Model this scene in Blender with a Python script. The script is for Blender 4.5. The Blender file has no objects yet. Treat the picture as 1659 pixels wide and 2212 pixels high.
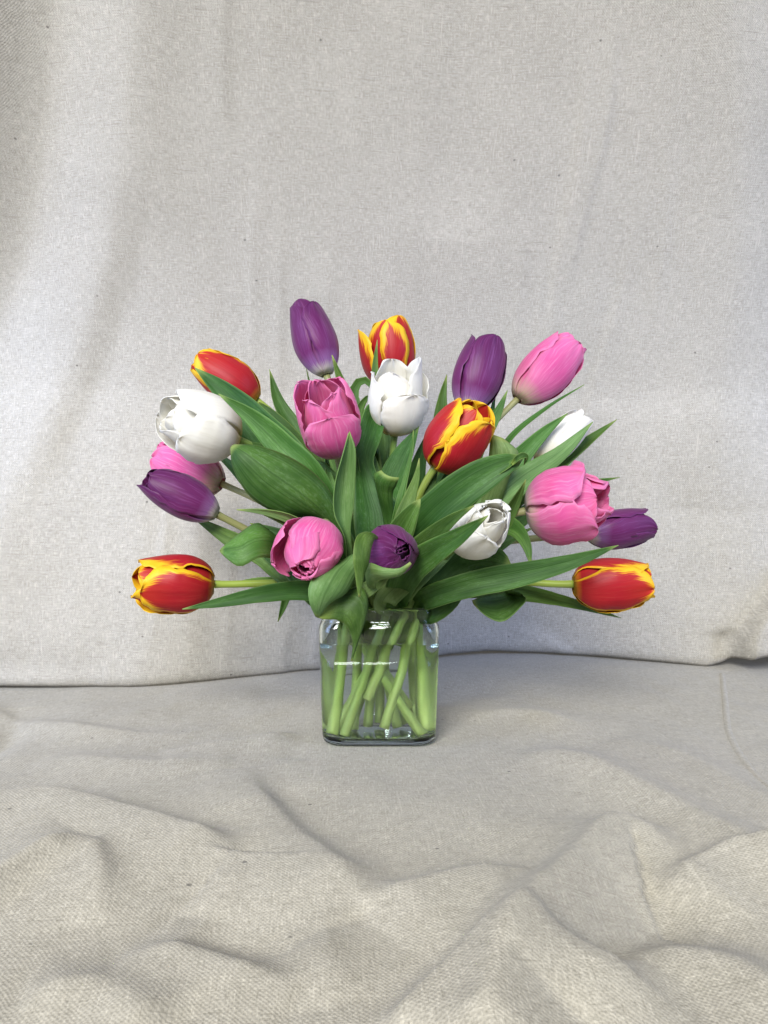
import bpy, math, random
import numpy as np
from mathutils import Vector

rng = np.random.default_rng(7)
random.seed(7)
sc = bpy.context.scene
col = sc.collection
CM = 0.01

# ------------------------------------------------------------------ camera
CAM = np.array([0.0, -64.0, 19.6])           # centimetres, vase stands at the origin
FOC, CX, CY = 1534.0, 829.5, 1106.0
cam_d = bpy.data.cameras.new('camera')
cam_d.sensor_fit = 'HORIZONTAL'
cam_d.sensor_width = 36.0
cam_d.lens = 36.0 * FOC / 1659.0
cam_d.clip_start = 0.01
cam_d.clip_end = 50.0
cam = bpy.data.objects.new('camera', cam_d)
cam.location = CAM * CM
cam.rotation_euler = (math.radians(90), 0, 0)
col.objects.link(cam)
sc.camera = cam

# ------------------------------------------------------------------ room light
world = bpy.data.worlds.new('World')
sc.world = world
world.use_nodes = True
bg = world.node_tree.nodes['Background']
bg.inputs[0].default_value = (1.0, 0.98, 0.95, 1)
bg.inputs[1].default_value = 0.20

def area(name, loc, target, size, power, color, spread=180):
    d = bpy.data.lights.new(name, 'AREA')
    d.shape = 'RECTANGLE'
    d.size, d.size_y = size
    d.energy = power
    d.color = color
    d.spread = math.radians(spread)
    o = bpy.data.objects.new(name, d)
    o.location = loc
    o.rotation_euler = (Vector(target) - Vector(loc)).to_track_quat('-Z', 'Y').to_euler()
    col.objects.link(o)
    return o

area('window_light', (-0.60, -2.50, 1.55), (0.0, 0.1, 0.25), (1.4, 1.1), 124.0, (1.0, 0.995, 0.98))
area('side_window_light', (-1.45, -0.55, 0.65), (-0.52, 0.22, 0.32), (0.7, 1.2), 4.6, (0.40, 0.54, 1.0), 75)
area('far_window_light', (1.50, -0.70, 0.70), (0.58, 0.25, 0.32), (0.7, 1.2), 4.2, (0.40, 0.54, 1.0), 75)

sc.view_settings.view_transform = 'Standard'
sc.view_settings.look = 'None'
sc.view_settings.gamma = 1.0
sc.view_settings.use_curve_mapping = False
sc.view_settings.exposure = 0.12
sc.render.engine = 'CYCLES'
cy = sc.cycles
cy.max_bounces = 18
cy.transmission_bounces = 16
cy.glossy_bounces = 6
cy.diffuse_bounces = 5
cy.transparent_max_bounces = 12
cy.caustics_refractive = True
cy.caustics_reflective = False
cy.blur_glossy = 0.3
cy.sample_clamp_indirect = 30.0
cy.use_denoising = True

# ------------------------------------------------------------------ helpers
def P(x, y, z):
    """point at picture place (x, y) and distance z cm in front of the camera plane -> cm"""
    return np.array([(x - CX) / FOC * z + CAM[0], z + CAM[1], CAM[2] - (y - CY) / FOC * z])

def floor_pt(x, y):
    z = CAM[2] * FOC / (y - CY)
    return np.array([(x - CX) / FOC * z, z + CAM[1]])

def wall_lean(h):
    return 17.0 * np.clip((h - 34) / 36, 0, 3) ** 1.35

def wall_pt(x, y):
    z = 88.0
    for _ in range(12):
        h = CAM[2] - (y - CY) / FOC * z
        z = .5 * z + .5 * (89.0 - float(wall_lean(h)))
    p = P(x, y, z)
    return np.array([p[0], p[2]])

def nrm(v):
    return v / (np.linalg.norm(v, axis=-1, keepdims=True) + 1e-12)

def catmull(pts, n):
    pts = np.asarray(pts, float)
    k = len(pts)
    seg = np.linalg.norm(np.diff(pts, axis=0), axis=1) ** 0.5 + 1e-6
    t = np.concatenate([[0], np.cumsum(seg)])
    m = np.zeros_like(pts)
    for i in range(k):
        a, b = max(0, i - 1), min(k - 1, i + 1)
        m[i] = (pts[b] - pts[a]) / (t[b] - t[a])
    # dense then resample by arc length
    tt = np.linspace(0, t[-1], max(n * 6, 120))
    idx = np.clip(np.searchsorted(t, tt, side='right') - 1, 0, k - 2)
    h = (t[idx + 1] - t[idx])[:, None]
    s = ((tt - t[idx]) / (t[idx + 1] - t[idx]))[:, None]
    d = ((2*s**3 - 3*s**2 + 1) * pts[idx] + (s**3 - 2*s**2 + s) * h * m[idx]
         + (-2*s**3 + 3*s**2) * pts[idx + 1] + (s**3 - s**2) * h * m[idx + 1])
    L = np.concatenate([[0], np.cumsum(np.linalg.norm(np.diff(d, axis=0), axis=1))])
    q = np.linspace(0, L[-1], n)
    return np.stack([np.interp(q, L, d[:, c]) for c in range(d.shape[1])], 1)

def grid_mesh(name, V, uv=None, closed_u=False, smooth=True):
    """V: (rows, cols, 3) in metres"""
    r, c = V.shape[:2]
    i = np.arange(r * c).reshape(r, c)
    if closed_u:
        nx = np.roll(i, -1, axis=1)
        f = np.stack([i[:-1], nx[:-1], nx[1:], i[1:]], -1).reshape(-1, 4)
    else:
        f = np.stack([i[:-1, :-1], i[:-1, 1:], i[1:, 1:], i[1:, :-1]], -1).reshape(-1, 4)
    me = bpy.data.meshes.new(name)
    nf = len(f)
    me.vertices.add(r * c)
    me.vertices.foreach_set('co', V.reshape(-1).astype(np.float32))
    me.loops.add(nf * 4)
    me.loops.foreach_set('vertex_index', f.reshape(-1).astype(np.int32))
    me.polygons.add(nf)
    me.polygons.foreach_set('loop_start', np.arange(0, nf * 4, 4, dtype=np.int32))
    if uv is not None:
        ul = me.uv_layers.new(name='UVMap')
        ul.data.foreach_set('uv', uv.reshape(-1, 2)[f.reshape(-1)].reshape(-1).astype(np.float32))
    me.update(calc_edges=True)
    me.validate()
    if smooth:
        me.polygons.foreach_set('use_smooth', [True] * len(me.polygons))
    return me

def obj(name, me, mat, parent=None, origin=None):
    o = bpy.data.objects.new(name, me)
    if mat is not None:
        me.materials.append(mat)
    col.objects.link(o)
    if parent is not None:
        o.parent = parent
    return o

def thicken(o, t, offset=0.0):
    m = o.modifiers.new('thickness', 'SOLIDIFY')
    m.thickness = t
    m.offset = offset
    m.use_even_offset = False

def tag(o, label=None, cat=None, group=None, kind=None):
    for k, v in (('label', label), ('category', cat), ('group', group), ('kind', kind)):
        if v:
            o[k] = v

def fbm1(x, seed, octaves=3):
    r = np.random.default_rng(seed)
    out = np.zeros_like(x)
    for k in range(octaves):
        f, p = (1.0 + r.random() * .6) * 2 ** k, r.random() * 6.283
        out += np.sin(x * f * 6.283 + p) / 1.7 ** k
    return out / 2.0

def fbm2(x, y, seed, n=14, fmin=1.0, fmax=6.0):
    r = np.random.default_rng(seed)
    out = np.zeros_like(x)
    for k in range(n):
        f = fmin * (fmax / fmin) ** (k / (n - 1))
        a = r.random() * 6.283
        out += np.sin((x * math.cos(a) + y * math.sin(a)) * f * 6.283 + r.random() * 6.283) / f ** 0.8
    return out / math.sqrt(n) * fmin ** 0.8

# ------------------------------------------------------------------ materials
class NT:
    def __init__(s, name):
        s.m = bpy.data.materials.new(name)
        s.m.use_nodes = True
        s.t = s.m.node_tree
        s.t.nodes.clear()
        s.out = s.t.nodes.new('ShaderNodeOutputMaterial')
    def n(s, typ, **kw):
        nd = s.t.nodes.new(typ)
        for k, v in kw.items():
            if k == 'inp':
                for a, b in v.items():
                    s.put(nd.inputs[a], b)
            else:
                setattr(nd, k, v)
        return nd
    def put(s, sock, v):
        if isinstance(v, bpy.types.NodeSocket):
            s.t.links.new(v, sock)
        else:
            sock.default_value = v
    def math(s, op, a, b=0.0, c=0.0, clamp=False):
        nd = s.n('ShaderNodeMath', operation=op, use_clamp=clamp)
        s.put(nd.inputs[0], a); s.put(nd.inputs[1], b)
        if op in ('MULTIPLY_ADD', 'SMOOTH_MIN', 'WRAP', 'COMPARE'):
            s.put(nd.inputs[2], c)
        return nd.outputs[0]
    def mix(s, f, a, b):
        nd = s.n('ShaderNodeMix', data_type='RGBA')
        s.put(nd.inputs[0], f); s.put(nd.inputs[6], a); s.put(nd.inputs[7], b)
        return nd.outputs[2]
    def smooth(s, v, lo, hi):
        nd = s.n('ShaderNodeMapRange', interpolation_type='SMOOTHSTEP')
        s.put(nd.inputs[0], v); s.put(nd.inputs[1], lo); s.put(nd.inputs[2], hi)
        return nd.outputs[0]
    def comb(s, x, y, z=0.0):
        nd = s.n('ShaderNodeCombineXYZ')
        s.put(nd.inputs[0], x); s.put(nd.inputs[1], y); s.put(nd.inputs[2], z)
        return nd.outputs[0]
    def noise(s, vec, scale=1.0, detail=2.0, rough=0.5):
        nd = s.n('ShaderNodeTexNoise')
        s.put(nd.inputs['Vector'], vec)
        nd.inputs['Scale'].default_value = scale
        nd.inputs['Detail'].default_value = detail
        nd.inputs['Roughness'].default_value = rough
        return nd.outputs[0]
    def ramp(s, f, stops):
        nd = s.n('ShaderNodeValToRGB')
        s.put(nd.inputs[0], f)
        e = nd.color_ramp.elements
        while len(e) < len(stops):
            e.new(0.5)
        for el, (p, c) in zip(e, stops):
            el.position = p
            el.color = (*c, 1)
        return nd.outputs[0]
    def uv(s):
        tc = s.n('ShaderNodeTexCoord')
        sp = s.n('ShaderNodeSeparateXYZ')
        s.t.links.new(tc.outputs['UV'], sp.inputs[0])
        return sp.outputs[0], sp.outputs[1]
    def rand(s):
        return s.n('ShaderNodeObjectInfo').outputs['Random']
    def finish(s, color, rough=0.5, spec=0.4, trans=0.0, tcol=None, height=None, bump=0.1, dist=0.001, **extra):
        p = s.n('ShaderNodeBsdfPrincipled')
        s.put(p.inputs['Base Color'], color)
        s.put(p.inputs['Roughness'], rough)
        p.inputs['Specular IOR Level'].default_value = spec
        for k, v in extra.items():
            s.put(p.inputs[k.replace('_', ' ')], v)
        nrmsock = None
        if height is not None:
            b = s.n('ShaderNodeBump')
            b.inputs['Strength'].default_value = bump
            b.inputs['Distance'].default_value = dist
            s.put(b.inputs['Height'], height)
            s.t.links.new(b.outputs[0], p.inputs['Normal'])
        sh = p.outputs[0]
        if trans > 0:
            t = s.n('ShaderNodeBsdfTranslucent')
            s.put(t.inputs[0], tcol if tcol is not None else color)
            mx = s.n('ShaderNodeMixShader')
            mx.inputs[0].default_value = trans
            s.t.links.new(sh, mx.inputs[1]); s.t.links.new(t.outputs[0], mx.inputs[2])
            sh = mx.outputs[0]
        s.t.links.new(sh, s.out.inputs[0])
        return s.m

def petal_coords(n):
    u, v = n.uv()
    e = n.math('MULTIPLY', n.math('ABSOLUTE', n.math('SUBTRACT', u, 0.5)), 2.0)
    r = n.math('MULTIPLY', n.rand(), 40.0)
    # veins fan outward from the base of a petal
    fan = n.math('MULTIPLY', n.math('SUBTRACT', u, 0.5), n.math('ADD', 1.0, n.math('MULTIPLY', v, -0.35)))
    fine = n.noise(n.comb(n.math('MULTIPLY', fan, 46.0), n.math('MULTIPLY', v, 2.6), r), 1.0, 3.0, 0.6)
    mid = n.noise(n.comb(n.math('MULTIPLY', fan, 14.0), n.math('MULTIPLY', v, 1.6), r), 1.0, 2.0)
    blot = n.noise(n.comb(n.math('MULTIPLY', u, 3.0), n.math('MULTIPLY', v, 3.0), r), 1.0, 3.0)
    return u, v, e, r, fine, mid, blot

def mat_purple():
    n = NT('purple_petal')
    u, v, e, r, fine, mid, blot = petal_coords(n)
    vv = n.math('ADD', v, n.math('MULTIPLY', n.math('SUBTRACT', fine, 0.5), 0.16))
    base = n.ramp(vv, [(0.0, (.50, .52, .30)), (0.08, (.54, .47, .46)), (0.15, (.27, .12, .31)), (0.29, (.140, .016, .108)), (1.0, (.086, .006, .068))])
    c = n.mix(n.math('MULTIPLY', n.smooth(fine, .45, .75), .55), base, (.235, .070, .230, 1))  # lilac vein streaks, with sheen highlights along the petal put into the colour
    c = n.mix(n.math('MULTIPLY', n.smooth(mid, .52, .75), .35), c, (.055, .004, .072, 1))
    return n.finish(c, 0.46, 0.30, 0.12, height=fine, bump=.25, dist=.0008, Sheen_Weight=.08)

def mat_pink():
    n = NT('pink_petal')
    u, v, e, r, fine, mid, blot = petal_coords(n)
    vv = n.math('ADD', v, n.math('MULTIPLY', n.math('SUBTRACT', fine, 0.5), 0.12))
    base = n.ramp(vv, [(0.0, (.52, .52, .26)), (0.09, (.70, .50, .42)), (0.22, (.78, .19, .42)), (0.5, (.76, .115, .36)), (1.0, (.86, .22, .48))])
    c = n.mix(n.math('MULTIPLY', n.smooth(fine, .46, .70), .62), base, (.88, .36, .60, 1))
    c = n.mix(n.math('MULTIPLY', n.smooth(mid, .5, .75), .38), c, (.55, .04, .22, 1))
    c = n.mix(n.math('MULTIPLY', n.smooth(e, .72, 1.0), .36), c, (.88, .38, .60, 1))
    return n.finish(c, 0.5, 0.25, 0.36, height=fine, bump=.4, dist=.0008, Sheen_Weight=.15)

def mat_red():
    n = NT('red_petal_with_yellow_edge')
    u, v, e, r, fine, mid, blot = petal_coords(n)
    base = n.ramp(v, [(0.0, (.55, .42, .03)), (0.05, (.62, .20, .02)), (0.11, (.40, .016, .020)), (0.55, (.43, .012, .022)), (1.0, (.50, .028, .014))])
    c = n.mix(n.math('MULTIPLY', n.smooth(fine, .45, .8), .35), base, (.56, .060, .050, 1))
    c = n.mix(n.math('MULTIPLY', n.smooth(mid, .52, .75), .4), c, (.30, .010, .016, 1))
    # feathered yellow margin, wider towards the tip
    feath = n.noise(n.comb(n.math('MULTIPLY', n.math('SUBTRACT', u, .5), 90.0), n.math('MULTIPLY', v, 3.2), r), 1.0, 2.0, .6)
    f = n.math('ADD', n.math('MULTIPLY', n.math('POWER', e, 1.5), .80), n.math('MULTIPLY', n.math('POWER', v, 3.2), .60))
    f = n.math('ADD', f, n.math('MULTIPLY', n.math('SUBTRACT', feath, .5), .55))
    f = n.math('ADD', f, n.math('MULTIPLY', n.math('SUBTRACT', mid, .5), .55))
    yel = n.mix(blot, (.88, .47, .012, 1), (.88, .62, .03, 1))
    c = n.mix(n.smooth(f, .57, .70), c, (.64, .12, .010, 1))
    c = n.mix(n.smooth(f, .60, .78), c, yel)
    return n.finish(c, 0.46, 0.3, 0.22, height=fine, bump=.25, dist=.0008)

def mat_white():
    n = NT('white_petal')
    u, v, e, r, fine, mid, blot = petal_coords(n)
    vv = n.math('ADD', v, n.math('MULTIPLY', n.math('SUBTRACT', fine, 0.5), 0.07))
    base = n.ramp(vv, [(0.0, (.62, .50, .08)), (0.06, (.76, .68, .35)), (0.16, (.82, .79, .68)), (0.4, (.90, .89, .835)), (1.0, (.92, .915, .875))])
    c = n.mix(n.math('MULTIPLY', n.smooth(mid, .5, .8), .20), base, (.86, .81, .70, 1))
    c = n.mix(n.math('MULTIPLY', n.smooth(fine, .50, .66), .16), c, (.74, .72, .62, 1))
    return n.finish(c, 0.5, 0.25, 0.42, tcol=n.mix(.5, c, (.92, .89, .78, 1)), height=fine, bump=.45, dist=.0008)

def mat_leaf(name, dark, light, glauc, base_c):
    n = NT(name)
    u, v = n.uv()
    r = n.math('MULTIPLY', n.rand(), 60.0)
    e = n.math('MULTIPLY', n.math('ABSOLUTE', n.math('SUBTRACT', u, 0.5)), 2.0)
    fine = n.noise(n.comb(n.math('MULTIPLY', u, 34.0), n.math('MULTIPLY', v, 3.0), r), 1.0, 3.0, 0.6)
    stri = n.noise(n.comb(n.math('MULTIPLY', u, 24.0), n.math('MULTIPLY', v, 1.6), r), 1.0, 1.0)
    blot = n.noise(n.comb(n.math('MULTIPLY', u, 2.4), n.math('MULTIPLY', v, 5.0), r), 1.0, 4.0, 0.6)
    speck = n.noise(n.comb(n.math('MULTIPLY', u, 26.0), n.math('MULTIPLY', v, 50.0), r), 1.0, 3.0, 0.65)
    c = n.mix(n.smooth(blot, .3, .72), (*dark, 1), (*light, 1))
    c = n.mix(n.math('MULTIPLY', n.smooth(fine, .42, .72), .30), c, (*glauc, 1))
    c = n.mix(n.math('MULTIPLY', n.math('MULTIPLY', n.smooth(speck, .5, .62), n.smooth(blot, .42, .6)), .5), c, (*glauc, 1))
    c = n.mix(n.math('MULTIPLY', n.smooth(stri, .54, .68), .5), c, (dark[0] * .6, dark[1] * .62, dark[2] * .6, 1))
    c = n.mix(n.math('MULTIPLY', n.smooth(e, .93, 1.0), .4), c, (.19, .31, .08, 1))
    c = n.mix(n.smooth(v, .30, .0), c, (*base_c, 1))
    tip = n.smooth(v, .955, 1.0)
    c = n.mix(tip, c, (.24, .33, .09, 1))
    hs = n.n('ShaderNodeHueSaturation')
    n.put(hs.inputs['Hue'], n.math('ADD', .474, n.math('MULTIPLY', n.rand(), .038)))
    n.put(hs.inputs['Value'], n.math('ADD', .86, n.math('MULTIPLY', blot, .44)))
    hs.inputs['Saturation'].default_value = 1.0
    n.put(hs.inputs['Color'], c)
    c = hs.outputs[0]
    h = n.math('ADD', n.math('MULTIPLY', fine, .6), n.math('MULTIPLY', stri, .6))
    rough = n.math('ADD', .40, n.math('MULTIPLY', speck, .22))
    tcol = n.mix(.5, c, (.20, .42, .03, 1))
    return n.finish(c, rough, 0.24, 0.2, tcol, height=h, bump=.4, dist=.001)

def mat_stem(name, top):
    n = NT(name)
    u, v = n.uv()
    r = n.math('MULTIPLY', n.rand(), 60.0)
    st = n.noise(n.comb(n.math('MULTIPLY', u, 18.0), n.math('MULTIPLY', v, 4.0), r), 1.0, 3.0)
    c = n.ramp(v, [(0.0, (.56, .70, .21)), (0.22, (.38, .56, .11)), (0.5, (.20, .34, .07)), (0.80, top), (1.0, top)])
    c = n.mix(n.math('MULTIPLY', n.smooth(st, .45, .75), .35), c, (.45, .55, .24, 1))
    return n.finish(c, .42, .4, 0.12, height=st, bump=.15, dist=.001)

def mat_cloth(name, tint):
    n = NT(name)
    u, v = n.uv()                       # centimetres on the cloth
    wv = n.comb(u, v)
    warp = n.noise(wv, .9, 2.0)
    u2 = n.math('ADD', u, n.math('MULTIPLY', warp, .3))
    v2 = n.math('ADD', v, n.math('MULTIPLY', n.noise(n.comb(v, u, 3.0), .9, 2.0), .3))
    per = 2 * math.pi / .24
    a = n.math('SINE', n.math('MULTIPLY', u2, per))
    b = n.math('SINE', n.math('MULTIPLY', v2, per))
    weave = n.math('MULTIPLY', a, b)
    w01 = n.math('MULTIPLY_ADD', weave, .5, .5)
    wx = n.noise(n.comb(n.math('MULTIPLY', u, 8.4), n.math('MULTIPLY', v, 1.25), 1.0), 1.0, 4.0, .62)   # lengthwise threads
    wy = n.noise(n.comb(n.math('MULTIPLY', u, 1.25), n.math('MULTIPLY', v, 8.4), 9.0), 1.0, 4.0, .62)   # cross threads
    grain = n.noise(wv, 6.0, 4.0, .72)
    mott = n.noise(wv, .8, 3.0, .6)
    big = n.noise(wv, .10, 3.0, .55)
    A = tint
    k = lambda q: (A[0] * q, A[1] * q * (1 if q > .9 else .99), A[2] * q * (1 if q > .9 else .96), 1)
    c = n.mix(n.smooth(big, .3, .7), k(.95), k(1.05))
    c = n.mix(n.math('MULTIPLY', n.smooth(mott, .35, .7), .45), c, k(.80))
    c = n.mix(n.math('MULTIPLY', n.smooth(w01, .0, 1.0), .18), c, k(1.28))
    c = n.mix(n.math('MULTIPLY', n.smooth(w01, .35, .0), .28), c, k(.60))
    c = n.mix(n.math('MULTIPLY', n.smooth(wx, .52, .70), .85), c, k(1.38))
    c = n.mix(n.math('MULTIPLY', n.smooth(wy, .52, .70), .75), c, k(1.38))
    c = n.mix(n.math('MULTIPLY', n.smooth(wx, .46, .30), .60), c, k(.62))
    c = n.mix(n.math('MULTIPLY', n.smooth(wy, .46, .30), .65), c, k(.60))
    c = n.mix(n.math('MULTIPLY', n.smooth(grain, .47, .28), .65), c, k(.58))
    c = n.mix(n.math('MULTIPLY', n.smooth(grain, .54, .74), .55), c, k(1.36))
    slub = n.noise(n.comb(n.math('MULTIPLY', u, 3.6), n.math('MULTIPLY', v, .16), 4.0), 1.0, 2.0)
    c = n.mix(n.math('MULTIPLY', n.smooth(slub, .63, .75), .38), c, k(1.42))
    slub2 = n.noise(n.comb(n.math('MULTIPLY', u, .2), n.math('MULTIPLY', v, 3.6), 14.0), 1.0, 2.0)
    c = n.mix(n.math('MULTIPLY', n.smooth(slub2, .64, .76), .32), c, k(1.35))
    c = n.mix(n.math('MULTIPLY', n.smooth(slub2, .36, .25), .45), c, k(.62))
    vo = n.n('ShaderNodeTexVoronoi')
    n.put(vo.inputs['Vector'], n.comb(n.math('MULTIPLY', u, .8), v))
    vo.inputs['Scale'].default_value = .42
    sepc = n.n('ShaderNodeSeparateColor')
    n.t.links.new(vo.outputs['Color'], sepc.inputs[0])
    fleck = n.math('MULTIPLY', n.smooth(vo.outputs['Distance'], .062, .03), n.math('GREATER_THAN', sepc.outputs[0], .5))
    c = n.mix(n.math('MULTIPLY', fleck, .75), c, (.10, .095, .085, 1))
    h = n.math('ADD', n.math('MULTIPLY', weave, .35), n.math('ADD', n.math('MULTIPLY', wx, .7), n.math('ADD', n.math('MULTIPLY', wy, .7), n.math('MULTIPLY', grain, 1.0))))
    return n.finish(c, .9, .15, height=h, bump=.55, dist=.0006, Sheen_Weight=.1)

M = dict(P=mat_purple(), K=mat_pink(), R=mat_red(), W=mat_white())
LEAF = [mat_leaf('tulip_leaf_deep_green', (.024, .082, .012), (.052, .138, .022), (.105, .200, .075), (.22, .36, .07)),
        mat_leaf('tulip_leaf_mid_green', (.042, .120, .017), (.085, .195, .033), (.145, .255, .090), (.26, .40, .09)),
        mat_leaf('tulip_leaf_pale_underside', (.092, .190, .050), (.155, .275, .085), (.215, .325, .145), (.28, .40, .11))]
STEM = dict(P=mat_stem('stem_olive', (.235, .235, .085)), K=mat_stem('stem_tan_green', (.31, .30, .13)),
            R=mat_stem('stem_lime', (.30, .40, .060)), W=mat_stem('stem_green', (.17, .29, .06)))
M_CLOTH = mat_cloth('canvas_cloth', (.372, .350, .292))
M_WALL = mat_cloth('backdrop_canvas', (.415, .394, .345))

def mat_glass():
    n = NT('clear_glass')
    g = n.n('ShaderNodeBsdfGlass')
    g.inputs['Color'].default_value = (.968, .992, .975, 1)
    g.inputs['Roughness'].default_value = 0.0
    g.inputs['IOR'].default_value = 1.47
    tc = n.n('ShaderNodeTexCoord')
    nz = n.noise(tc.outputs['Object'], 28.0, 2.0)
    b = n.n('ShaderNodeBump')
    b.inputs['Strength'].default_value = .12
    b.inputs['Distance'].default_value = .002
    n.put(b.inputs['Height'], nz)
    n.t.links.new(b.outputs[0], g.inputs['Normal'])
    n.t.links.new(g.outputs[0], n.out.inputs[0])
    return n.m

def mat_water():
    n = NT('water')
    g = n.n('ShaderNodeBsdfGlass')
    g.inputs['Color'].default_value = (.993, .998, .990, 1)
    g.inputs['Roughness'].default_value = 0.0
    g.inputs['IOR'].default_value = 1.333
    n.t.links.new(g.outputs[0], n.out.inputs[0])
    return n.m
M_GLASS, M_WATER = mat_glass(), mat_water()

# ------------------------------------------------------------------ cloth relief
def ridge(X, Y, poly, H, w_left, w_right, taper=(0.12, 0.12), power=1.55):
    """fold along a polyline; left/right are the sides seen when walking along it"""
    poly = catmull(np.array(poly, float), 26)
    best = np.full(X.shape, 1e9)
    side = np.zeros(X.shape)
    par = np.zeros(X.shape)
    n = len(poly) - 1
    for i in range(n):
        a, d = poly[i], poly[i + 1] - poly[i]
        L2 = d @ d + 1e-9
        t = np.clip(((X - a[0]) * d[0] + (Y - a[1]) * d[1]) / L2, 0, 1)
        px, py = X - (a[0] + t * d[0]), Y - (a[1] + t * d[1])
        dd = px * px + py * py
        m = dd < best
        best = np.where(m, dd, best)
        side = np.where(m, d[0] * py - d[1] * px, side)
        par = np.where(m, (i + t) / n, par)
    dist = np.sqrt(best)
    w = np.where(side > 0, w_left, w_right)
    h = H * np.exp(-(dist / w) ** power)
    if taper[0] > 0:
        h = h * np.clip(par / taper[0], 0, 1) ** .7
    if taper[1] > 0:
        h = h * np.clip((1 - par) / taper[1], 0, 1) ** .7
    return h

def FP(*pts):
    return [floor_pt(x, y) for x, y in pts]
def WP(*pts):
    return [wall_pt(x, y) for x, y in pts]

# ------------------------------------------------------------------ ground cloth
def axis_pts(lo, a, b, hi, fine, coarse):
    return np.concatenate([np.arange(lo, a, coarse), np.arange(a, b, fine), np.arange(b, hi + coarse, coarse)])

# line where the hanging cloth meets the lying cloth, in plan (cm)
_wl = [(-95, 74), (-42.3, 78.3), (-27, 79.0), (-18, 83.0), (-8, 88.0), (7.9, 95.5), (14.2, 97.5), (21, 97.5), (39, 90.5), (46, 87.5), (95, 80)]
_wx = np.array([p[0] for p in _wl]); _wz = np.array([p[1] for p in _wl])
def wall_y0(x):
    g = np.linspace(-100, 100, 801)
    z = np.interp(g, _wx, _wz)
    k = np.exp(-np.linspace(-2, 2, 33) ** 2); k /= k.sum()
    zs = np.convolve(np.pad(z, 16, mode='edge'), k, mode='valid')
    return np.interp(x, g, zs) + CAM[1]

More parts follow.
